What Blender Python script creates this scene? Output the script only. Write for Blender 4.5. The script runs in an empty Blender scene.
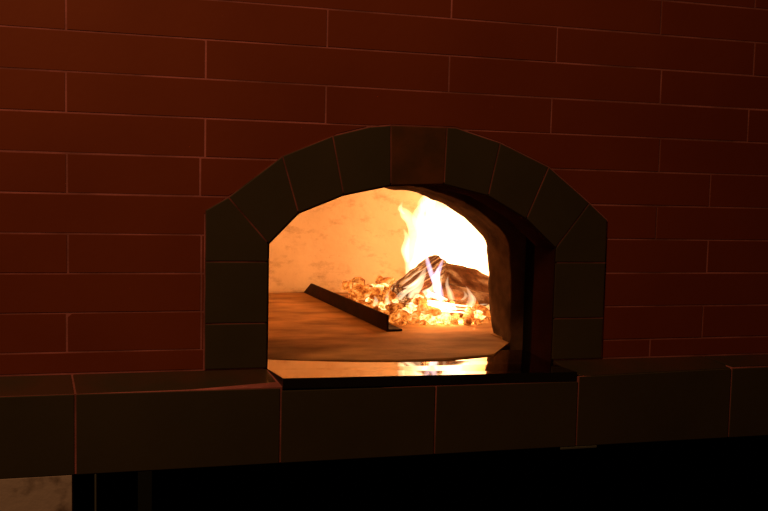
import bpy, bmesh, math, random
from mathutils import Vector, Matrix, noise
C = bpy.context.scene.collection
random.seed(7)
PI = math.pi
# ---------------------------------------------------------------- camera
F, D, EYE = 850.0, 1.4656, 1.40
R = ((0.9680709952303714, -0.023054914048935834, -0.24961373986997223),
     (0.004278163630363464, 0.9971361736364427, -0.07550595037230913),
     (0.25063967265704334, 0.07202723209918563, 0.965397240687221))
def wv(v): return Vector((v[0], v[2], -v[1]))       # right/down/forward -> x/y/z
CAM = Vector((0, -D, EYE))
def ray(px, py):
    a = ((px-384)/F, (py-255.5)/F, 1.0)
    return wv([sum(R[i][j]*a[i] for i in range(3)) for j in range(3)])
def uy(px, py, Y):
    v = ray(px, py); return CAM + v*((Y-CAM.y)/v.y)
def uz(px, py, Z):
    v = ray(px, py); return CAM + v*((Z-CAM.z)/v.z)
cd = bpy.data.cameras.new('camera'); cam = bpy.data.objects.new('camera', cd); C.objects.link(cam)
rx, dn, fw = wv(R[0]), wv(R[1]), wv(R[2])
M = Matrix((rx, -dn, -fw)).transposed().to_4x4(); M.translation = CAM
cam.matrix_world = M
cd.sensor_width = 36; cd.lens = 36*F/768; cd.clip_start = .02
bpy.context.scene.camera = cam
vs = bpy.context.scene.view_settings
vs.view_transform = 'Standard'; vs.look = 'None'; vs.gamma = 1; vs.exposure = 0; vs.use_curve_mapping = False

# ---------------------------------------------------------------- materials
def mat(name, col, rough=.6, spec=.3, metal=0, var=0, scale=8, col2=None, bump=0, bscale=60, detail=6, lo=.35, hi=.65, stretch=None):
    m = bpy.data.materials.new(name); m.use_nodes = True
    nt = m.node_tree; b = nt.nodes['Principled BSDF']
    b.inputs['Roughness'].default_value = rough; b.inputs['Metallic'].default_value = metal
    b.inputs['Specular IOR Level'].default_value = spec
    b.inputs['Base Color'].default_value = (*col, 1)
    tc = nt.nodes.new('ShaderNodeTexCoord'); mp = nt.nodes.new('ShaderNodeMapping')
    nt.links.new(tc.outputs['Object'], mp.inputs[0])
    if stretch: mp.inputs['Scale'].default_value = stretch
    if col2:
        n = nt.nodes.new('ShaderNodeTexNoise'); n.inputs['Scale'].default_value = scale; n.inputs['Detail'].default_value = detail
        nt.links.new(mp.outputs[0], n.inputs['Vector'])
        r = nt.nodes.new('ShaderNodeValToRGB'); r.color_ramp.elements[0].position = lo; r.color_ramp.elements[1].position = hi
        r.color_ramp.elements[0].color = (*col, 1); r.color_ramp.elements[1].color = (*col2, 1)
        nt.links.new(n.outputs['Fac'], r.inputs[0]); nt.links.new(r.outputs[0], b.inputs['Base Color'])
    if bump:
        n = nt.nodes.new('ShaderNodeTexNoise'); n.inputs['Scale'].default_value = bscale; n.inputs['Detail'].default_value = 5
        nt.links.new(mp.outputs[0], n.inputs['Vector'])
        bp = nt.nodes.new('ShaderNodeBump'); bp.inputs['Strength'].default_value = bump; bp.inputs['Distance'].default_value = .01
        nt.links.new(n.outputs['Fac'], bp.inputs['Height']); nt.links.new(bp.outputs[0], b.inputs['Normal'])
    return m
RED = mat('red_glazed_tile', (.172, .034, .0085), .5, .25, col2=(.205, .043, .011), scale=3, bump=.02)
REDW = mat('red_worn_tile', (.12, .045, .014), .55, .2, col2=(.075, .036, .014), scale=22, bump=.05)
DARK = mat('dark_olive_tile', (.048, .042, .026), .42, .3, col2=(.060, .050, .030), scale=5, bump=.02)
SILL = mat('brown_black_tile', (.036, .030, .018), .40, .25, col2=(.060, .028, .014), scale=9, bump=.03)
GROUT = mat('pinkish_grout', (.48, .165, .19), .9, .1, col2=(.21, .075, .075), scale=9, bump=.1, bscale=200)
GROUTS = mat('dark_surround_grout', (.30, .10, .10), .9, .1, col2=(.10, .04, .035), scale=14, bump=.1, bscale=200)  # darker version of the grout colour for the oven surround
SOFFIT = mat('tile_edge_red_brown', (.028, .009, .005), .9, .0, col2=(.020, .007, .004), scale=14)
BLACKM = mat('matte_black_steel', (.010, .008, .007), .95, .0, bump=.03)  # near-black without sheen, for the throat lining
MOUTH = mat('sooty_cement', (.12, .07, .042), .95, .0, col2=(.055, .032, .018), scale=18, bump=.5, bscale=45, detail=9)
HEARTH = mat('fire_brick_floor', (.56, .31, .125), .85, .1, col2=(.27, .135, .05), scale=7, bump=.25, bscale=40, detail=12, stretch=(1, 2.0, 1))
SLAB = mat('polished_black_stone', (.36, .25, .15), .05, .5, metal=1, bump=0)
SLABE = mat('black_stone_edge', (.012, .010, .009), .3, .3)
BARM = mat('dark_iron', (.045, .018, .010), .7, .1, col2=(.025, .010, .006), scale=30, bump=.1)
BOARD = mat('stained_beige_board', (.16, .12, .11), .8, .1, col2=(.50, .43, .42), lo=.30, hi=.46, scale=24, bump=.1, detail=8)
VOID = mat('cavity_shade_panel', (.006, .006, .005), .8, .1)  # near-black: darkness of the under-ledge cavity is put into this colour
POST = mat('dull_metal', (.009, .012, .008), .6, .3)
POSTL = mat('pale_metal_edge', (.10, .11, .10), .5, .3)
FLOORM = mat('dark_floor_tile', (.03, .025, .02), .6, .2, col2=(.02, .018, .015), scale=4)

def dome_mat():
    m = mat('dome_plaster', (.80, .58, .34), .9, .0, col2=(.88, .66, .41), scale=5, bump=.3, bscale=22, detail=10)
    nt = m.node_tree; b = nt.nodes['Principled BSDF']
    src = b.inputs['Base Color'].links[0].from_socket
    tc = [n for n in nt.nodes if n.type == 'TEX_COORD'][0]
    n = nt.nodes.new('ShaderNodeTexNoise'); n.inputs['Scale'].default_value = 16; n.inputs['Detail'].default_value = 12; n.inputs['Roughness'].default_value = .75
    mp = nt.nodes.new('ShaderNodeMapping'); mp.inputs['Scale'].default_value = (1, 1, 1.8)
    nt.links.new(tc.outputs['Object'], mp.inputs[0]); nt.links.new(mp.outputs[0], n.inputs['Vector'])
    r = nt.nodes.new('ShaderNodeValToRGB'); r.color_ramp.elements[0].position = .26; r.color_ramp.elements[1].position = .48
    r.color_ramp.elements[0].color = (.50, .36, .24, 1); r.color_ramp.elements[1].color = (1, 1, 1, 1)
    nt.links.new(n.outputs['Fac'], r.inputs[0])
    mx = nt.nodes.new('ShaderNodeMix'); mx.data_type = 'RGBA'; mx.blend_type = 'MULTIPLY'; mx.inputs[0].default_value = .75
    nt.links.new(src, mx.inputs[6]); nt.links.new(r.outputs[0], mx.inputs[7]); nt.links.new(mx.outputs[2], b.inputs['Base Color'])
    return m
DOME = dome_mat()

def ember_mat(name, scale, stops, strength, stretch=None, bump=.6):
    m = bpy.data.materials.new(name); m.use_nodes = True
    nt = m.node_tree; b = nt.nodes['Principled BSDF']; b.inputs['Roughness'].default_value = .9
    b.inputs['Specular IOR Level'].default_value = .1
    tc = nt.nodes.new('ShaderNodeTexCoord'); mp = nt.nodes.new('ShaderNodeMapping')
    oi = nt.nodes.new('ShaderNodeObjectInfo')
    nt.links.new(tc.outputs['Object'], mp.inputs[0])
    if stretch: mp.inputs['Scale'].default_value = stretch
    n = nt.nodes.new('ShaderNodeTexNoise'); n.noise_dimensions = '4D'; n.inputs['Scale'].default_value = scale; n.inputs['Detail'].default_value = 5; n.inputs['Roughness'].default_value = .65
    mu = nt.nodes.new('ShaderNodeMath'); mu.operation = 'MULTIPLY'; mu.inputs[1].default_value = 40
    nt.links.new(oi.outputs['Random'], mu.inputs[0]); nt.links.new(mu.outputs[0], n.inputs['W'])
    nt.links.new(mp.outputs[0], n.inputs['Vector'])
    r = nt.nodes.new('ShaderNodeValToRGB'); el = r.color_ramp.elements
    while len(el) > 1: el.remove(el[-1])
    el[0].position = stops[0][0]; el[0].color = (*stops[0][1], 1)
    for p, c in stops[1:]:
        e = el.new(p); e.color = (*c, 1)
    nt.links.new(n.outputs['Fac'], r.inputs[0])
    nt.links.new(r.outputs[0], b.inputs['Emission Color']); b.inputs['Emission Strength'].default_value = strength
    b.inputs['Base Color'].default_value = (.10, .04, .016, 1)
    bp = nt.nodes.new('ShaderNodeBump'); bp.inputs['Strength'].default_value = bump; bp.inputs['Distance'].default_value = .01
    nt.links.new(n.outputs['Fac'], bp.inputs['Height']); nt.links.new(bp.outputs[0], b.inputs['Normal'])
    return m
EMB = ember_mat('glowing_coal', 1.1, [(.34, (.10, .010, .0)), (.45, (.55, .10, .010)), (.55, (1, .30, .04)), (.66, (1, .66, .22))], 1.15, bump=.3)
EMBHOT = ember_mat('white_hot_coal', 1.3, [(.36, (.45, .09, .01)), (.45, (1, .40, .07)), (.54, (1, .72, .30)), (.66, (1, .85, .5))], 2.0)
EMBDK = ember_mat('dull_red_coal', 1.5, [(.36, (.05, .006, 0)), (.48, (.34, .055, .006)), (.62, (.95, .28, .04))], 1.0, bump=.4)
LOGA = ember_mat('burning_split_wood', 34, [(.42, (.02, .005, .002)), (.51, (.16, .045, .012)), (.58, (.8, .30, .08)), (.68, (1, .75, .45))], 1.1, stretch=(.18, 3.2, 3.2))
LOGB = ember_mat('charred_wood', 17, [(.38, (.02, .004, .001)), (.47, (.16, .04, .008)), (.57, (.60, .20, .05)), (.72, (1, .5, .2))], .9, stretch=(.6, 1.5, 1.5))

def fire_mat(name, col, s):
    m = bpy.data.materials.new(name); m.use_nodes = True
    nt = m.node_tree; nt.nodes.clear()
    o = nt.nodes.new('ShaderNodeOutputMaterial'); e = nt.nodes.new('ShaderNodeEmission')
    e.inputs[0].default_value = (*col, 1); e.inputs[1].default_value = s
    nt.links.new(e.outputs[0], o.inputs['Volume'])
    return m
FLAME = fire_mat('flame', (1, .68, .37), 40)
FLAMEW = fire_mat('bright_flame', (1, .72, .42), 60)
FLAMEB = fire_mat('lilac_flame', (.90, .74, 1), 75)

# ---------------------------------------------------------------- mesh helpers
def obj(name, bm, m, parent=None, smooth=False):
    me = bpy.data.meshes.new(name)
    bmesh.ops.recalc_face_normals(bm, faces=bm.faces)
    bm.to_mesh(me); bm.free()
    for x in (m if isinstance(m, (list, tuple)) else [m]): me.materials.append(x)
    if smooth:
        for p in me.polygons: p.use_smooth = True
    o = bpy.data.objects.new(name, me); C.objects.link(o)
    if parent: o.parent = parent
    return o
def tag(o, label=None, cat=None, group=None, kind=None):
    if label: o['label'] = label
    if cat: o['category'] = cat
    if group: o['group'] = group
    if kind: o['kind'] = kind
    return o
def empty(name, loc=(0, 0, 0)):
    o = bpy.data.objects.new(name, None); C.objects.link(o); o.location = loc; o.empty_display_size = .05
    return o
def prism_xz(bm, poly, y0, y1, mi=0, bev=0):
    """polygon [(x,z)] on the wall plane extruded from y0 to y1"""
    a = [bm.verts.new((x, y0, z)) for x, z in poly]; b = [bm.verts.new((x, y1, z)) for x, z in poly]
    fs = [bm.faces.new(a), bm.faces.new(b[::-1])]
    n = len(poly)
    for i in range(n):
        fs.append(bm.faces.new((a[i], b[i], b[(i+1) % n], a[(i+1) % n])))
    for f in fs: f.material_index = mi
    if bev:
        bmesh.ops.recalc_face_normals(bm, faces=fs)
        es = [e for e in fs[0].edges]
        bmesh.ops.bevel(bm, geom=es, offset=bev, segments=2, profile=.6, affect='EDGES')
def box(bm, x0, x1, y0, y1, z0, z1, mi=0, bev=0):
    r = bmesh.ops.create_cube(bm, size=1); vs_ = r['verts']
    for v in vs_:
        v.co = Vector((x0 if v.co.x < 0 else x1, y0 if v.co.y < 0 else y1, z0 if v.co.z < 0 else z1))
    fs = {f for v in vs_ for f in v.link_faces}
    for f in fs: f.material_index = mi
    if bev:
        es = list({e for f in fs for e in f.edges})
        bmesh.ops.bevel(bm, geom=es, offset=bev, segments=2, profile=.6, affect='EDGES')
def hexa(bm, pts, mi=0, bev=0):
    """8 points: 4 bottom then 4 top"""
    v = [bm.verts.new(p) for p in pts]
    fs = [bm.faces.new([v[i] for i in q]) for q in ((3, 2, 1, 0), (4, 5, 6, 7), (0, 1, 5, 4), (1, 2, 6, 5), (2, 3, 7, 6), (3, 0, 4, 7))]
    for f in fs: f.material_index = mi
    if bev:
        es = list({e for f in fs for e in f.edges})
        bmesh.ops.bevel(bm, geom=es, offset=bev, segments=2, profile=.6, affect='EDGES')
def clip(poly, p, q, inside):
    """keep the part of convex poly left (inside) or right of the directed line p->q"""
    s = 1 if inside else -1
    def d(a): return s*((q[0]-p[0])*(a[1]-p[1]) - (q[1]-p[1])*(a[0]-p[0]))
    out = []
    for i in range(len(poly)):
        a, b = poly[i], poly[(i+1) % len(poly)]; da, db = d(a), d(b)
        if da >= 0: out.append(a)
        if (da > 0 > db) or (da < 0 < db):
            t = da/(da-db); out.append((a[0]+(b[0]-a[0])*t, a[1]+(b[1]-a[1])*t))
    return out
def area(p): return abs(sum(p[i][0]*p[(i+1) % len(p)][1]-p[(i+1) % len(p)][0]*p[i][1] for i in range(len(p))))/2
def minus(poly, hole):                                  # hole: convex, counter-clockwise
    res = []; rest = poly
    for i in range(len(hole)):
        p, q = hole[i], hole[(i+1) % len(hole)]
        out = clip(rest, p, q, False)
        if len(out) > 2 and area(out) > 2e-5: res.append(out)
        rest = clip(rest, p, q, True)
        if len(rest) < 3: break
    return res
def offset(poly, d):                                    # ccw polygon grown by d
    n = len(poly); out = []
    for i in range(n):
        a, b, c = Vector(poly[i-1]), Vector(poly[i]), Vector(poly[(i+1) % n])
        e1 = (b-a).normalized(); e2 = (c-b).normalized()
        n1 = Vector((e1.y, -e1.x)); n2 = Vector((e2.y, -e2.x))
        k = d/(1+n1.dot(n2)); out.append(tuple(b+(n1+n2)*k))
    return out
def ccw(p):
    s = sum(p[i][0]*p[(i+1) % len(p)][1]-p[(i+1) % len(p)][0]*p[i][1] for i in range(len(p)))
    return p if s > 0 else p[::-1]
def W(px, py): v = uy(px, py, 0); return (v.x, v.z)

# ---------------------------------------------------------------- arch outlines (wall plane)
ZB = 1.094
XL0, XL1, XR1, XR0 = .0672, .1738, .7110, .8165         # jamb outer/inner, left and right
outer = [(XL0, ZB), (XL0, 1.3663), W(228, 197), W(282, 156), W(332, 136), W(369, 127), W(390, 125.5), W(446, 127.5), W(455, 128), W(499, 143), W(547.5, 167), W(588, 203), W(605.5, 220), (XR0, ZB)]
inner = [(XL1, ZB), (XL1, W(266, 243.5)[1]), W(298, 213), W(343, 195), W(388, 185.5), W(443, 184.5), W(487, 196), W(525, 219), (XR1, W(554, 248)[1]), (XR1, ZB)]
outC, inC = ccw(outer), ccw(inner)
# convex guard for the brick clip: same outline
GP = .0017

# ---------------------------------------------------------------- red tiled wall
P = .065; Z0 = EYE + 0.3143734
def rowz(k): return Z0 - k*P
J = {-2: [(66, 4), (327, 4), (555, 4), (754, 4)], -1: [(206, 20), (451, 8), (660.6, 10)], 0: [(66, 10), (327, 27), (556, 45), (753, 60)],
     1: [(205.6, 58), (448.6, 72), (660, 85)], 2: [(66, 90), (325.5, 100), (550.6, 113), (747, 125)], 3: [(205, 138), (658.7, 155)],
     4: [(67, 175), (200, 175), (709, 190)], 5: [(655.5, 222)], 6: [(68, 253), (201, 253), (706.5, 255)], 7: [],
     8: [(67, 332), (201, 332), (701.5, 322)], 9: [(649, 346)]}
bm = bmesh.new()
WX0, WX1, WZ1 = -1.6, 3.0, 2.6
k = -14
L = .40
while True:
    zt, zb = rowz(k), max(rowz(k+1), ZB)
    if zt <= ZB: break
    if k in J and J[k]: xs = sorted(W(*p)[0] for p in J[k])
    elif k in (7,): xs = [W(201, 290)[0], 1.3]
    else: xs = [W(66, 50)[0], W(327, 27)[0]] if k % 2 == 0 else [W(206, 50)[0], W(449, 72)[0]]
    x = xs[0]
    while x > WX0: x -= L*(1 if random.random() < .9 else .5); xs.insert(0, x)
    x = xs[-1]
    while x < WX1: x += L; xs.append(x)
    for a, b in zip(xs, xs[1:]):
        a_, b_ = max(a, WX0), min(b, WX1)
        if b_-a_ < .01 or zt > WZ1: continue
        j = lambda s: random.uniform(-s, s)
        r = [(a_+GP, zb+GP+j(.0004)), (b_-GP, zb+GP+j(.0004)), (b_-GP, zt-GP+j(.0004)), (a_+GP, zt-GP+j(.0004))]
        ps = minus(r, offset(outC, .0022))
        dy = random.uniform(-.0002, .0002)
        if len(ps) == 1 and len(ps[0]) == 4: prism_xz(bm, ps[0], -.0030+dy, .004, 0, .0004)
        else:
            for p in ps: prism_xz(bm, p, -.0030+dy, .004, 0)
    k += 1
for p in minus([(WX0, ZB-.16), (WX1, ZB-.16), (WX1, WZ1), (WX0, WZ1)], offset(inC, .012)): prism_xz(bm, p, -.0024, .08, 1)
tag(obj('wall_front', bm, [RED, GROUT]), kind='structure')

# ---------------------------------------------------------------- oven
oven = empty('pizza_oven', (.44, 0, ZB))
oven.matrix_world.translation = Vector((.44, 0, ZB))
tag(oven, 'arched wood fired oven with dark tile surround built in the red wall', 'oven')
def opart(name, bm, m, label=None, smooth=False):
    bmesh.ops.translate(bm, verts=bm.verts, vec=(-.44, 0, -ZB))
    o = obj(name, bm, m, oven, smooth)
    if label: o['label'] = label
    return o
def inset(p, d): return offset(ccw(p), -d)
ZJ1, ZJ2 = W(236, 261.5)[1], W(236, 323)[1]
TO = [W(228, 197), W(282, 156), W(332, 136), (W(390, 125.5)), W(446, 127.5), W(499, 143), W(547.5, 167), W(588, 203)]
TI = [(XL1, W(266, 243.5)[1]), W(298, 213), W(343, 195), W(390, 185.5), W(443, 184.5), W(487, 196), W(525, 219), (XR1, W(554, 248)[1])]
tiles = []
tiles.append(('jamb_tile', [(XL0, ZB), (XL1, ZB), (XL1, ZJ2), (XL0, ZJ2)], DARK))
tiles.append(('jamb_tile', [(XL0, ZJ2), (XL1, ZJ2), (XL1, ZJ1), (XL0, ZJ1)], DARK))
tiles.append(('jamb_tile', [(XL0, ZJ1), (XL1, ZJ1), TI[0], TO[0], (XL0, 1.3663)], DARK))
tiles.append(('jamb_tile', [(XR0, ZB), (XR1, ZB), (XR1, ZJ2), (XR0, ZJ2)], DARK))
tiles.append(('jamb_tile', [(XR0, ZJ2), (XR1, ZJ2), (XR1, ZJ1), (XR0, ZJ1)], DARK))
tiles.append(('jamb_tile', [(XR0, ZJ1), (XR1, ZJ1), TI[7], TO[7], W(605.5, 220)], DARK))
for i in range(7):
    extra = {2: [W(369, 127)], 4: [W(455, 128)]}.get(i, [])
    pol = [TI[i], TI[i+1], TO[i+1]] + extra + [TO[i]]
    tiles.append(('keystone' if i == 3 else 'arch_tile', pol, REDW if i == 3 else DARK))
for nm, pol, m in tiles:
    b = bmesh.new(); prism_xz(b, inset(pol, .0011), -.0065, .012, 0, .0012)
    opart(nm, b, m, 'reddish brown worn keystone tile' if nm == 'keystone' else None)
b = bmesh.new()
def lerp2(p, q, t): return (p[0]+(q[0]-p[0])*t, p[1]+(q[1]-p[1])*t)
for i in range(7):
    prism_xz(b, ccw([lerp2(TI[i], TO[i], .04), lerp2(TI[i+1], TO[i+1], .04), TO[i+1], TO[i]]), -.0058, .010)
for xa, xb, ti, to, oc in ((XL0, XL1, TI[0], TO[0], (XL0, 1.3663)), (XR0, XR1, TI[7], TO[7], W(605.5, 220))):
    e_ = .004 if xb > xa else -.004
    prism_xz(b, ccw([(xa, ZB), (xb-e_, ZB), (ti[0]-e_, ti[1]), lerp2(ti, to, .04), to, oc]), -.0056, .010)
opart('surround_grout', b, GROUTS)
def tunnel(prof_in, prof_out, y0, y1, nseg=1, wob=0, grow=0, seed=0):
    """hollow arch shell open at the bottom, between two open profiles"""
    b = bmesh.new(); n = len(prof_in); rings = []
    cx = sum(p[0] for p in prof_in)/n
    for s in range(nseg+1):
        y = y0+(y1-y0)*s/nseg; a = []; o = []
        for i in range(n):
            w = wob*noise.noise(Vector((prof_in[i][0]*9+seed, y*9, prof_in[i][1]*9)))
            dx = (prof_in[i][0]-cx); dz = prof_in[i][1]-ZB-.1
            ll = math.hypot(dx, dz) or 1
            a.append(b.verts.new((prof_in[i][0]+dx/ll*w, y, prof_in[i][1]+dz/ll*w)))
            o.append(b.verts.new((prof_out[i][0], y, prof_out[i][1])))
        rings.append((a, o))
    for s in range(nseg):
        (a, o), (a2, o2) = rings[s], rings[s+1]
        for i in range(n-1):
            b.faces.new((a[i], a[i+1], a2[i+1], a2[i])); b.faces.new((o[i+1], o[i], o2[i], o2[i+1]))
        b.faces.new((a[0], a2[0], o2[0], o[0])); b.faces.new((a[-1], o[-1], o2[-1], a2[-1]))
    for a, o in (rings[0], rings[-1]):
        for i in range(n-1): b.faces.new((a[i], o[i], o[i+1], a[i+1]))
    return b
inn = [(XL1, ZB-.02)] + TI + [(XR1, ZB-.02)]
def grown(prof, d):
    full = offset(ccw(prof), d)
    # keep order: match by nearest
    return [min(full, key=lambda q, p=p: (q[0]-p[0])**2+(q[1]-p[1])**2) for p in prof]
g1 = grown(inn, .012); g2 = grown(inn, .06)
for lst in (g1, g2): lst[0] = (lst[0][0], ZB-.02); lst[-1] = (lst[-1][0], ZB-.02)
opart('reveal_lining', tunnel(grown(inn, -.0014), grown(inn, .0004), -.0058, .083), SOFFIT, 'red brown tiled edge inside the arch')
sh = grown(inn, .025)
g1b = grown(inn, .035)
opart('tunnel_lining', tunnel(sh, g1b, .0835, .185), BLACKM, 'dull black metal throat lining')
# dense rounded profile for the cement mouth
def densify(pr, n=6):
    out = []
    for i in range(len(pr)-1):
        for t in range(n):
            u = t/n; out.append((pr[i][0]+(pr[i+1][0]-pr[i][0])*u, pr[i][1]+(pr[i+1][1]-pr[i][1])*u))
    return out+[pr[-1]]
def smoothp(pr, it=8):
    for _ in range(it):
        pr = [pr[0]]+[((pr[i-1][0]+2*pr[i][0]+pr[i+1][0])/4, (pr[i-1][1]+2*pr[i][1]+pr[i+1][1])/4) for i in range(1, len(pr)-1)]+[pr[-1]]
    return pr
mo0 = smoothp(densify(inn, 12), 30)
rp = [uy(x, y, .31) for x, y in ((498, 352), (494.5, 338), (490.5, 318), (488.5, 290), (488.5, 262), (487.5, 242), (470, 222), (440, 202), (405, 190.5), (378, 186.8))]
rp = [(p.x, p.z) for p in rp]; ctr = .4408
top_ = [(ctr+.02, rp[-1][1]+.002), (ctr-.02, rp[-1][1]+.002)] if rp[-1][0] > ctr+.03 else [(ctr, rp[-1][1]+.002)]
back_ = [(2*ctr-x, z) for x, z in rp] + top_ + rp[::-1]
def resample(pr, n):
    ds = [0]
    for a, b in zip(pr, pr[1:]): ds.append(ds[-1]+math.hypot(a[0]-b[0], a[1]-b[1]))
    out = []; k = 0
    for i in range(n):
        t = ds[-1]*i/(n-1)
        while k < len(ds)-2 and ds[k+1] < t: k += 1
        u = (t-ds[k])/((ds[k+1]-ds[k]) or 1); u = min(max(u, 0), 1)
        out.append((pr[k][0]+(pr[k+1][0]-pr[k][0])*u, pr[k][1]+(pr[k+1][1]-pr[k][1])*u))
    return out
NM = 90
mA = resample(mo0, NM); mB = smoothp(resample(back_, NM), 4); mG = resample(smoothp(densify(grown(inn, .075), 12), 10), NM)
b = bmesh.new(); rings = []
SEG = 12
for s_ in range(SEG+1):
    t = s_/SEG; y = .186+(.31-.186)*t; ra = []; ro = []
    for i in range(NM):
        x = mA[i][0]*(1-t)+mB[i][0]*t; z = mA[i][1]*(1-t)+mB[i][1]*t
        w_ = .004*noise.noise(Vector((x*22, y*22, z*22)))+.0025*noise.noise(Vector((x*60, y*60, z*60)))
        dx, dz = x-ctr, z-1.2; l_ = math.hypot(dx, dz)
        ra.append(b.verts.new((x+dx/l_*w_, y, z+dz/l_*w_))); ro.append(b.verts.new((mG[i][0], y, mG[i][1])))
    rings.append((ra, ro))
for s_ in range(SEG):
    (a, o), (a2, o2) = rings[s_], rings[s_+1]
    for i in range(NM-1):
        b.faces.new((a[i], a[i+1], a2[i+1], a2[i])); b.faces.new((o[i+1], o[i], o2[i], o2[i+1]))
for a, o in (rings[0], rings[-1]):
    for i in range(NM-1): b.faces.new((a[i], o[i], o[i+1], a[i+1]))
opart('oven_mouth', b, MOUTH, 'rough sooty cement mouth arch', True)
# dome
ZH = 1.0935
DX, DY, DR, DH = .44, .625, .485, .46
b = bmesh.new(); NS, NR = 96, 36; grid = []
for j in range(NR+1):
    t = j/NR*PI/2
    rr = DR*(math.cos(t)**.72); zz = ZH-.004+DH*(math.sin(t)**.95)
    ring = []
    for i in range(NS):
        a = 2*PI*i/NS
        v = Vector((DX+rr*math.cos(a), DY+rr*math.sin(a), zz))
        nn = noise.fractal(v*5, .8, 2, 4)*.008
        v += Vector((math.cos(a), math.sin(a), .5))*nn
        ring.append(b.verts.new(v))
    grid.append(ring)
for j in range(NR):
    for i in range(NS):
        q = [grid[j][i], grid[j][(i+1) % NS], grid[j+1][(i+1) % NS], grid[j+1][i]]
        c = sum((v.co for v in q), Vector())/4
        if abs(c.x-DX) < .285 and c.z < 1.445 and c.y < DY-.1: continue
        if (q[2].co-q[3].co).length < 1e-6: continue
        b.faces.new(q)
opart('dome', b, DOME, 'smoke-stained pale plaster dome', True)
# hearth floor with a bowed front edge
b = bmesh.new()
fr = [uz(*p, ZH) for p in [(268, 358.6), (300, 359.4), (350, 360), (400, 359.6), (449, 358), (494, 354)]]
front = [(XL1-.003, .10)] + [(p.x, p.y) for p in fr] + [(XR1-.005, .188)]
front[0] = (XL1+.002, front[1][1]+.001)
top = [(x, y) for x, y in front]
back = [(DX+(DR+.02)*math.cos(a), DY+(DR+.02)*math.sin(a)) for a in [math.radians(d) for d in range(-55, 236, 5)]]
poly = top + [(XR1-.005, .30)] + back + [(XL1+.002, .30)]
a = [b.verts.new((x, y, ZH)) for x, y in poly]; c = [b.verts.new((x, y, ZH-.04)) for x, y in poly]
b.faces.new(a); b.faces.new(c[::-1]); n = len(a)
for i in range(n): b.faces.new((a[i], c[i], c[(i+1) % n], a[(i+1) % n]))
opart('hearth_floor', b, HEARTH, 'scorched brown firebrick hearth')

# ---------------------------------------------------------------- black stone slab in the mouth
LY = -.08
b = bmesh.new()
zf0, zf1 = 1.0925, 1.0870
def sl(x, y, dz=0):   # slab top
    t = (x-.19)/.535; zf = zf0+(zf1-zf0)*t
    zk = 1.0928
    return (x, y, zf+(zk-zf)*((y+.083)/(.16+.083))**1+dz)
A, B_, Cc, Dd = (.1915, -.083), (.7250, -.083), (XR1-.006, .03), (XL1+.006, .03)
th = -.0172
# front overhang and the strip that runs into the mouth
pts = [(.1915, -.083), (.7250, -.083), (XR1-.002, -.0085), (XR1-.002, .115), (XL1+.002, .115), (XL1+.002, -.0085)]
pts[4] = (XL1+.002, .115)
a = [b.verts.new(sl(x, y)) for x, y in pts]; c = [b.verts.new(sl(x, y, th)) for x, y in pts]
f = b.faces.new(a); f.material_index = 0
f2 = b.faces.new(c[::-1]); f2.material_index = 1
for i in range(len(a)):
    q = b.faces.new((a[i], c[i], c[(i+1) % len(a)], a[(i+1) % len(a)])); q.material_index = 1
slab = obj('stone_slab', b, [SLAB, SLABE])
tag(slab, 'thin polished black slab lying in the oven mouth, mirroring the flames', 'slab')

# ---------------------------------------------------------------- tiled ledge
ledge = empty('tiled_ledge', (.44, -.04, .95)); tag(ledge, 'long ledge of big dark brown tiles running under the oven and red wall', 'ledge')
def lpart(name, bm, m, label=None):
    bmesh.ops.translate(bm, verts=bm.verts, vec=(-.44, .04, -.95))
    o = obj(name, bm, m, ledge)
    if label: o['label'] = label
    return o
ZL = .950; ZF = 1.079
g = .0016
def front_tile(x0, x1, zt0, zt1):
    b = bmesh.new()
    hexa(b, [(x0+g, LY-.004, ZL), (x1-g, LY-.004, ZL), (x1-g, LY+.008, ZL), (x0+g, LY+.008, ZL),
             (x0+g, LY-.004, zt0), (x1-g, LY-.004, zt1), (x1-g, LY+.008, zt1), (x0+g, LY+.008, zt0)], 0, .001)
    lpart('front_tile', b, DARK)
def top_tile(x0, x1, xb0, xb1, zf_, zg_=None, zb_=ZB-.0008):
    zg_ = zg_ or zf_
    b = bmesh.new(); y0, y1 = LY-.001, -.005
    t = .009
    hexa(b, [(x0+g, y0, zf_-t), (x1-g, y0, zg_-t), (xb1-g, y1, zb_-t), (xb0+g, y1, zb_-t),
             (x0+g, y0, zf_), (x1-g, y0, zg_), (xb1-g, y1, zb_), (xb0+g, y1, zb_)], 0, .0012)
    lpart('top_tile', b, SILL)
xj = uy(75.5, 430, LY).x; xa = uy(280, 430, LY).x; xm = uy(434.5, 420, LY).x; xb = uy(576.5, 410, LY).x; xr = uy(729, 400, LY).x
for x0, x1, z0, z1 in ((xj-.82, xj-.41, 1.0775, 1.0775), (xj-.41, xj, 1.0775, 1.0775), (xj, xa, 1.0775, 1.0758), (xa, xm, 1.0715, 1.070), (xm, xb, 1.070, 1.069),
                       (xb, xr, 1.078, 1.0835), (xr, xr+.42, 1.0835, 1.087), (xr+.42, xr+.84, 1.087, 1.087), (xr+.84, xr+1.26, 1.087, 1.087)):
    front_tile(x0, x1, z0, z1)
xjb = uy(72.3, 375, 0).x; xrb = uy(702, 353.7, 0).x
top_tile(xj-.82, xj-.41, xj-.82, xj-.41, ZF); top_tile(xj-.41, xj, xj-.41, xjb, ZF); top_tile(xj, .1895, xjb, XL1, ZF, 1.0772)
top_tile(.7270, xr, XR1+.002, xrb, 1.0795, 1.085); top_tile(xr, xr+.42, xrb, xrb+.42, 1.088); top_tile(xr+.42, xr+.84, xrb+.42, xrb+.84, 1.088); top_tile(xr+.84, xr+1.26, xrb+.84, xrb+1.26, 1.088)
b = bmesh.new()
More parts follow.
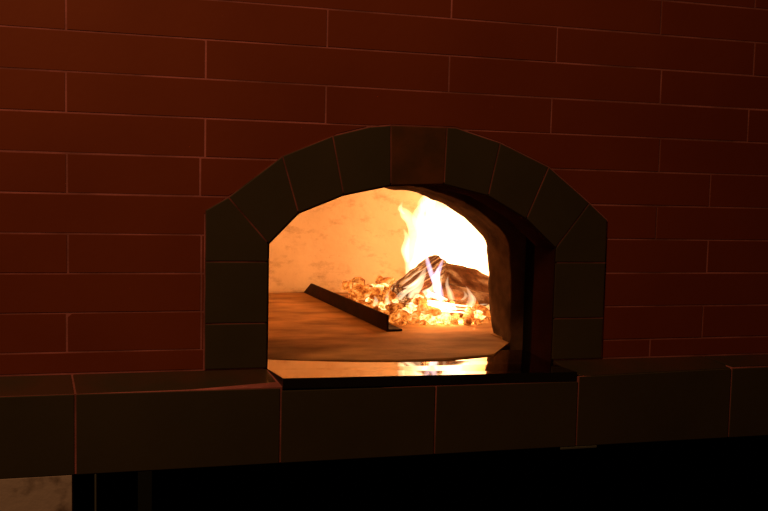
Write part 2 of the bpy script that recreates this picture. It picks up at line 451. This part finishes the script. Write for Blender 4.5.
def gr(x0, x1, zf_, zb_):
    hexa(b, [(x0, LY-.0025, ZL+.001), (x1, LY-.0025, ZL+.001), (x1, -.0015, ZL+.001), (x0, -.0015, ZL+.001),
             (x0, LY-.0025, zf_), (x1, LY-.0025, zf_), (x1, -.0015, zb_), (x0, -.0015, zb_)])
gr(xj-.8, .1905, ZF-.0012, ZB-.0025); gr(.1905, .7260, 1.0705, 1.0745); gr(.7260, xr, 1.0782, ZB-.0035); gr(xr, xr+1.2, 1.0855, ZB-.0025)
lpart('ledge_grout', b, GROUT)

# ---------------------------------------------------------------- under the ledge
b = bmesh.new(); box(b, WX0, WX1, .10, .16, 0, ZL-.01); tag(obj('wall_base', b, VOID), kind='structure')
b = bmesh.new(); box(b, WX0, WX1, -3.2, .30, -.05, 0); tag(obj('floor', b, FLOORM), kind='structure')
p = uy(72, 490, -.084)
b = bmesh.new(); box(b, -1.0, p.x, -.0838, -.060, .001, .9497, 0, .001)
tag(obj('panel_board', b, BOARD), 'stained beige board standing under the left end of the dark ledge', 'board')
def post(px, w, y, m, label, nm='metal_post'):
    p = uy(px, 495, y); b = bmesh.new(); box(b, p.x-w/2, p.x+w/2, y, y+.02, .001, ZL-.001, 0, min(.001, w*.2))
    tag(obj(nm, b, m), label, 'post')
post(95.5, .0028, -.0835, POSTL, 'thin pale upright strip in the dark gap next to the beige board')
post(145, .022, -.083, POST, 'dim greenish upright in the dark under the ledge, right of the thin pale strip')
q0, q1 = uy(561, 446, LY-.005), uy(597, 444, LY-.005)
b = bmesh.new(); box(b, q0.x, q1.x, LY-.005, LY+.01, ZL-.0045, ZL-.0008, 0, .0005)
tag(obj('metal_strip', b, POSTL), 'short pale metal strip along the bottom edge of the ledge', 'strip')

# ---------------------------------------------------------------- iron bar holding back the fire
e0 = uz(386.5, 331.8, ZH); e1 = uz(303.5, 292.6, ZH)
d = (e1-e0); ln = d.length; d.normalize(); nrm = Vector((d.y, -d.x, 0))   # towards the coals (right)
if nrm.x < 0: nrm = -nrm
bar = empty('iron_bar', e0); tag(bar, 'dark angle iron bar lying on the hearth holding back the glowing coals', 'bar')
H = .0375
b = bmesh.new(); t_ = .005
def bp(u, v, w): return d*u+nrm*v+Vector((0, 0, w))
hexa(b, [bp(0, 0, .0008), bp(ln, 0, .0008), bp(ln, t_, .0008), bp(0, t_, .0008), bp(0, 0, H), bp(ln-.085, 0, H), bp(ln-.085, t_, H), bp(0, t_, H)], 0, .0008)
obj('upright_flange', b, BARM, bar)
b = bmesh.new()
hexa(b, [bp(0, t_, .0008), bp(ln, t_, .0008), bp(ln, .038, .0008), bp(0, .038, .0008), bp(0, t_, .005), bp(ln, t_, .005), bp(ln, .038, .005), bp(0, .038, .005)], 0, .0008)
obj('foot_flange', b, BARM, bar)

# ---------------------------------------------------------------- logs
def log_mesh(length, r0, r1, seed, half=False, bend=.0):
    b = bmesh.new(); NL, NA = 28, 28; rings = []
    for i in range(NL+1):
        u = i/NL; ring = []
        for k in range(NA):
            a = 2*PI*k/NA; r = r0+(r1-r0)*u
            cy, cz = math.cos(a), math.sin(a)
            if half: cz = cz if cz < .25 else .25+(cz-.25)*.15
            gro = noise.noise(Vector((u*2+seed, cy*4, cz*4)))*.16+noise.noise(Vector((u*9+seed, cy*9, cz*9)))*.07+noise.noise(Vector((seed, cy*14, cz*14)))*.06
            end = 1-.25*max(0, abs(u-.5)*2-.93)/.07
            r *= (1+gro)*end
            ring.append(b.verts.new((u*length-length/2+noise.noise(Vector((seed, cy*3, cz*3)))*r*.25*(1 if u in (0, 1) else 0), cy*r, cz*r+bend*(4*u*(1-u)-.5))))
        rings.append(ring)
    for i in range(NL):
        for k in range(NA): b.faces.new((rings[i][k], rings[i][(k+1) % NA], rings[i+1][(k+1) % NA], rings[i+1][k]))
    b.faces.new(rings[0][::-1]); b.faces.new(rings[-1])
    return b
def put_log(name, A, B, r0, r1, m, label, seed, half=False, bend=0, roll=0):
    v = B-A; o = obj(name, log_mesh(v.length, r0, r1, seed, half, bend), m, None, True)
    o.rotation_mode = 'QUATERNION'; q = v.to_track_quat('X', 'Z')
    from mathutils import Quaternion
    o.rotation_quaternion = q @ Quaternion((1, 0, 0), roll); o.location = (A+B)/2
    tag(o, label, 'log'); return o
put_log('log', uy(436, 274, .60), uy(505, 309, .70), .042, .056, LOGB, 'thick charred log with brown bark at the right, partly hidden by the oven mouth', 3.1, bend=.012)
put_log('log', uy(398, 294, .52), uy(438, 267, .62), .026, .036, LOGA, 'split log with burning striped grain leaning up from the left', 8.7, roll=.6)
put_log('log', uy(446, 290, .52), uy(486, 302, .58), .018, .022, LOGB, 'small blackened log under the front of the thick log', 5.2)

# ---------------------------------------------------------------- coals
def coal_mesh(seed):
    b = bmesh.new(); bmesh.ops.create_icosphere(b, subdivisions=3, radius=1)
    sc = Vector((random.uniform(.8, 1.35), random.uniform(.7, 1.0), random.uniform(.55, .85)))
    pl = [(Vector((random.gauss(0, 1), random.gauss(0, 1), random.gauss(0, 1))).normalized(), random.uniform(.55, .8)) for _ in range(9)]
    for v in b.verts:
        c = v.co.copy()
        for nn, dd in pl:
            e = c.dot(nn)-dd
            if e > 0: c -= nn*e*.9
        c *= 1+.12*noise.noise(c*2.5+Vector((seed, 0, 0)))
        v.co = Vector((c.x*sc.x, c.y*sc.y, c.z*sc.z))
    return b
metas = []
for i in range(6):
    for m in (EMB, EMBHOT, EMBDK):
        pass
protos = {}
for key, m in (('a', EMB), ('h', EMBHOT), ('d', EMBDK)):
    protos[key] = []
    for i in range(4):
        bmm = coal_mesh(i*3.3+ord(key)); me = bpy.data.meshes.new('ember'); bmesh.ops.recalc_face_normals(bmm, faces=bmm.faces)
        bmm.to_mesh(me); bmm.free(); me.materials.append(m); protos[key].append(me)
placed = []
def coal(x, y, r, key, label, group, z=None, name='ember'):
    if z is None:
        z = ZH+r*.55
        for (px_, py_, pz, pr_) in placed:
            dd = math.hypot(px_-x, py_-y)
            if dd < (r+pr_)*.75: z = max(z, pz+math.sqrt(max(0, ((r+pr_)*.72)**2-dd*dd)))
    z = min(z, ZH+(.028 if (x > .60 and y < .66) else .055))
    o = bpy.data.objects.new(name, random.choice(protos[key])); C.objects.link(o)
    o.location = (x, y, z); o.scale = (r, r, r); o.rotation_euler = (random.uniform(-.5, .5), random.uniform(-.5, .5), random.uniform(0, 6.28))
    tag(o, label, 'ember', group); placed.append((x, y, z, r)) if z < ZH+.05 else None; return o
# a few that stand out
p = uz(393, 317, ZH); coal(p.x, p.y, .034, 'd', 'largest ember, a dull orange lump just right of the iron bar end', None)
p = uz(399, 322, ZH); 
pp = uy(397, 292, .56); coal(pp.x, pp.y, .017, 'd', 'dark red ember propped below the split log', None, z=min(pp.z, ZH+.05))
for (x_, y_, r_, k_) in ((402, 325.5, .012, 'a'), (414, 324, .012, 'a'), (424, 325, .011, 'a'), (433, 325, .012, 'h'), (467, 325, .014, 'd'), (447, 325, .009, 'h'), (478, 324, .011, 'a'), (455, 324, .010, 'a')):
    p = uz(x_, y_, ZH); coal(p.x, p.y, r_, k_, 'small ember in the front row on the bare hearth', 'embers along the front of the fire')
def barx(y): return e0.x+(e1.x-e0.x)*(y-e0.y)/(e1.y-e0.y)
cnt = 0
while cnt < 240:
    y = random.uniform(.44, .92); x = random.uniform(barx(y)+.035, .90 if cnt < 170 else .62)
    if (x-DX)**2+(y-DY)**2 > (DR-.04)**2: continue
    if y < .47 and x < .5: continue
    # thin out at the back left
    if x < .52 and y > .72 and random.random() < .6: continue
    r = random.choice((random.uniform(.009, .016), random.uniform(.012, .027)))
    hot = x > .56 and y < .62
    key = random.choices('ahd', (4, 6, 1) if hot else ((6, .5, 3) if x < .62 else (6, 2, 3)))[0]
    if hot: lab, grp = 'white-hot ember in the fire bed under the logs', 'white-hot embers under the logs'
    elif x < .60: lab, grp = 'orange ember in the heap behind the iron bar', 'embers heaped behind the iron bar'
    else: lab, grp = 'ember at the back of the fire behind the logs', 'embers behind the logs'
    coal(x, y, r, key, lab, grp); cnt += 1

# ---------------------------------------------------------------- flames
fire = empty('fire', uy(450, 300, .65)); tag(fire, 'tall blazing white and yellow flames rising behind the burning logs', 'fire')
FO = Vector(fire.location)
def flame(pts, Y, m=FLAME, flat=1.0, wob=.18, label=None, name='flame'):
    sc = (Y+D)/F
    P_ = [(uy(x, y, Y+dy), r*sc) for x, y, r, dy in [(q+(0,))[:4] for q in pts]]
    b = bmesh.new(); NS_, NA = 10*(len(P_)-1), 20; rings = []; s = random.uniform(0, 50)
    for i in range(NS_+1):
        u = i/NS_*(len(P_)-1); k = min(int(u), len(P_)-2); t = u-k
        p0, p1, p2, p3 = [P_[max(0, min(len(P_)-1, k+o_))] for o_ in (-1, 0, 1, 2)]
        cr = lambda a, b_, c_, d_: .5*((2*b_)+(c_-a)*t+(2*a-5*b_+4*c_-d_)*t*t+(3*b_-a-3*c_+d_)*t*t*t)
        c = cr(p0[0], p1[0], p2[0], p3[0]); r = max(.0008, cr(p0[1], p1[1], p2[1], p3[1]))
        ring = []
        for a_ in range(NA):
            an = 2*PI*a_/NA; rr = r*(1+wob*noise.noise(Vector((math.cos(an)*1.4+s, math.sin(an)*1.4, c.z*22)))*2)
            ring.append(b.verts.new(c-FO+Vector((math.cos(an)*rr, math.sin(an)*rr*flat, 0))))
        rings.append(ring)
    for i in range(NS_):
        for a_ in range(NA): b.faces.new((rings[i][a_], rings[i][(a_+1) % NA], rings[i+1][(a_+1) % NA], rings[i+1][a_]))
    b.faces.new(rings[0][::-1]); b.faces.new(rings[-1])
    o = obj(name, b, m, fire, True)
    if label: o['label'] = label
    return o
flame([(438, 300, 22), (440, 280, 30), (442, 255, 30), (446, 232, 27), (442, 214, 17), (432, 200, 10), (425, 186, 2)], .78, flat=.6)
flame([(417, 288, 8), (416, 270, 11), (415, 250, 12), (418, 236, 11), (413, 224, 8), (408, 217, 8), (404, 210, 5), (400, 206, 1)], .76, flat=.8)
flame([(478, 300, 22), (478, 270, 30), (478, 245, 32), (470, 222, 26), (460, 202, 18), (448, 186, 9), (440, 172, 2)], .80, flat=.6)
flame([(510, 300, 20), (512, 270, 28), (508, 240, 26), (498, 215, 18), (490, 190, 3)], .80, flat=.6)
flame([(430, 240, 8), (426, 222, 9), (428, 208, 7), (432, 196, 5), (430, 185, 1)], .74)
flame([(420, 247, 6), (422, 232, 7), (418, 214, 6), (424, 202, 3), (426, 194, .8)], .73)
flame([(440, 300, 5), (438, 288, 5), (436, 278, 4.2), (440, 267, 2.2), (444, 257, .6)], .50, FLAMEB, wob=.3, label='slender lilac white tongue in front of the logs')
flame([(434, 282, 2.5), (431, 272, 3), (427, 260, 2.2), (424, 246, .6)], .50, FLAMEB, wob=.3, label='slender lilac tongue in front of the logs')
flame([(405, 288, 3), (414, 284, 5), (421, 277, 4), (425, 268, 1)], .47, FLAMEW, wob=.3)
flame([(410, 304, 5), (425, 301, 6.5), (440, 303, 7), (455, 305, 6.5), (470, 306, 5), (486, 304, 3)], .48, FLAMEW, flat=1, wob=.3)
flame([(420, 312, 4), (432, 309, 6), (446, 311, 5), (460, 312, 4), (468, 314, 1)], .47, FLAMEW, wob=.3)
flame([(408, 309, 3), (418, 306, 6), (432, 304, 8), (448, 308, 7.5), (463, 309, 7), (480, 310, 5), (492, 309, 3)], .50, FLAMEW, flat=1, wob=.35)
flame([(426, 300, 4), (428, 292, 6), (436, 286, 5), (439, 276, 2.5), (437, 268, .6)], .49, FLAMEW, wob=.35)
flame([(412, 298, 4), (416, 291, 5), (421, 284, 3), (424, 276, .6)], .48, FLAMEW, wob=.35)
flame([(398, 300, 3), (404, 293, 4.5), (414, 286, 5), (420, 279, 2.5), (426, 273, .6)], .455, FLAMEW, wob=.4)
flame([(384, 310, 2), (388, 304, 3.2), (387, 297, 2), (390, 290, .5)], .50, FLAMEW, wob=.35)
flame([(470, 306, 4), (472, 299, 3.5), (469, 292, 2), (466, 286, .5)], .50, FLAMEW, wob=.35)
flame([(452, 300, 3), (450, 292, 3), (447, 284, 2), (448, 276, .5)], .485, FLAMEW, wob=.35)
flame([(408, 262, 3), (405, 250, 4), (407, 238, 3), (404, 229, .6)], .74, FLAMEW, wob=.45)
flame([(404, 214, 2), (400, 209, 2.5), (402, 202, .6)], .75, FLAMEW, wob=.4)
flame([(424, 212, 4), (421, 202, 3.4), (426, 193, 2), (423, 186, .5)], .74, FLAMEW, wob=.4)
flame([(462, 300, 2), (466, 296, 2), (464, 291, .6)], .46, FLAMEW)
flame([(374, 306, 2), (376, 301, 2.6), (375, 296, .6)], .50, FLAMEW)

# ---------------------------------------------------------------- light
def plight(name, loc, e, col, rad):
    l = bpy.data.lights.new(name, 'POINT'); l.energy = e; l.color = col; l.shadow_soft_size = rad
    o = bpy.data.objects.new(name, l); C.objects.link(o); o.location = loc
plight('fire_light', uy(440, 268, .72), 2.3, (1, .46, .15), .05)
plight('fire_light', uy(430, 300, .44), 1.0, (1, .40, .11), .02)
la = bpy.data.lights.new('room_lamp', 'AREA'); la.shape = 'DISK'; la.size = .5; la.energy = 23; la.color = (1, .44, .15)
lo = bpy.data.objects.new('room_lamp', la); C.objects.link(lo); lo.location = (-.75, -1.15, 3.1)
lo.rotation_euler = (Vector((.1, 0, 1.35))-lo.location).to_track_quat('-Z', 'Y').to_euler()
w = bpy.data.worlds.new('world'); bpy.context.scene.world = w; w.use_nodes = True
w.node_tree.nodes['Background'].inputs[0].default_value = (1, .5, .2, 1); w.node_tree.nodes['Background'].inputs[1].default_value = .0
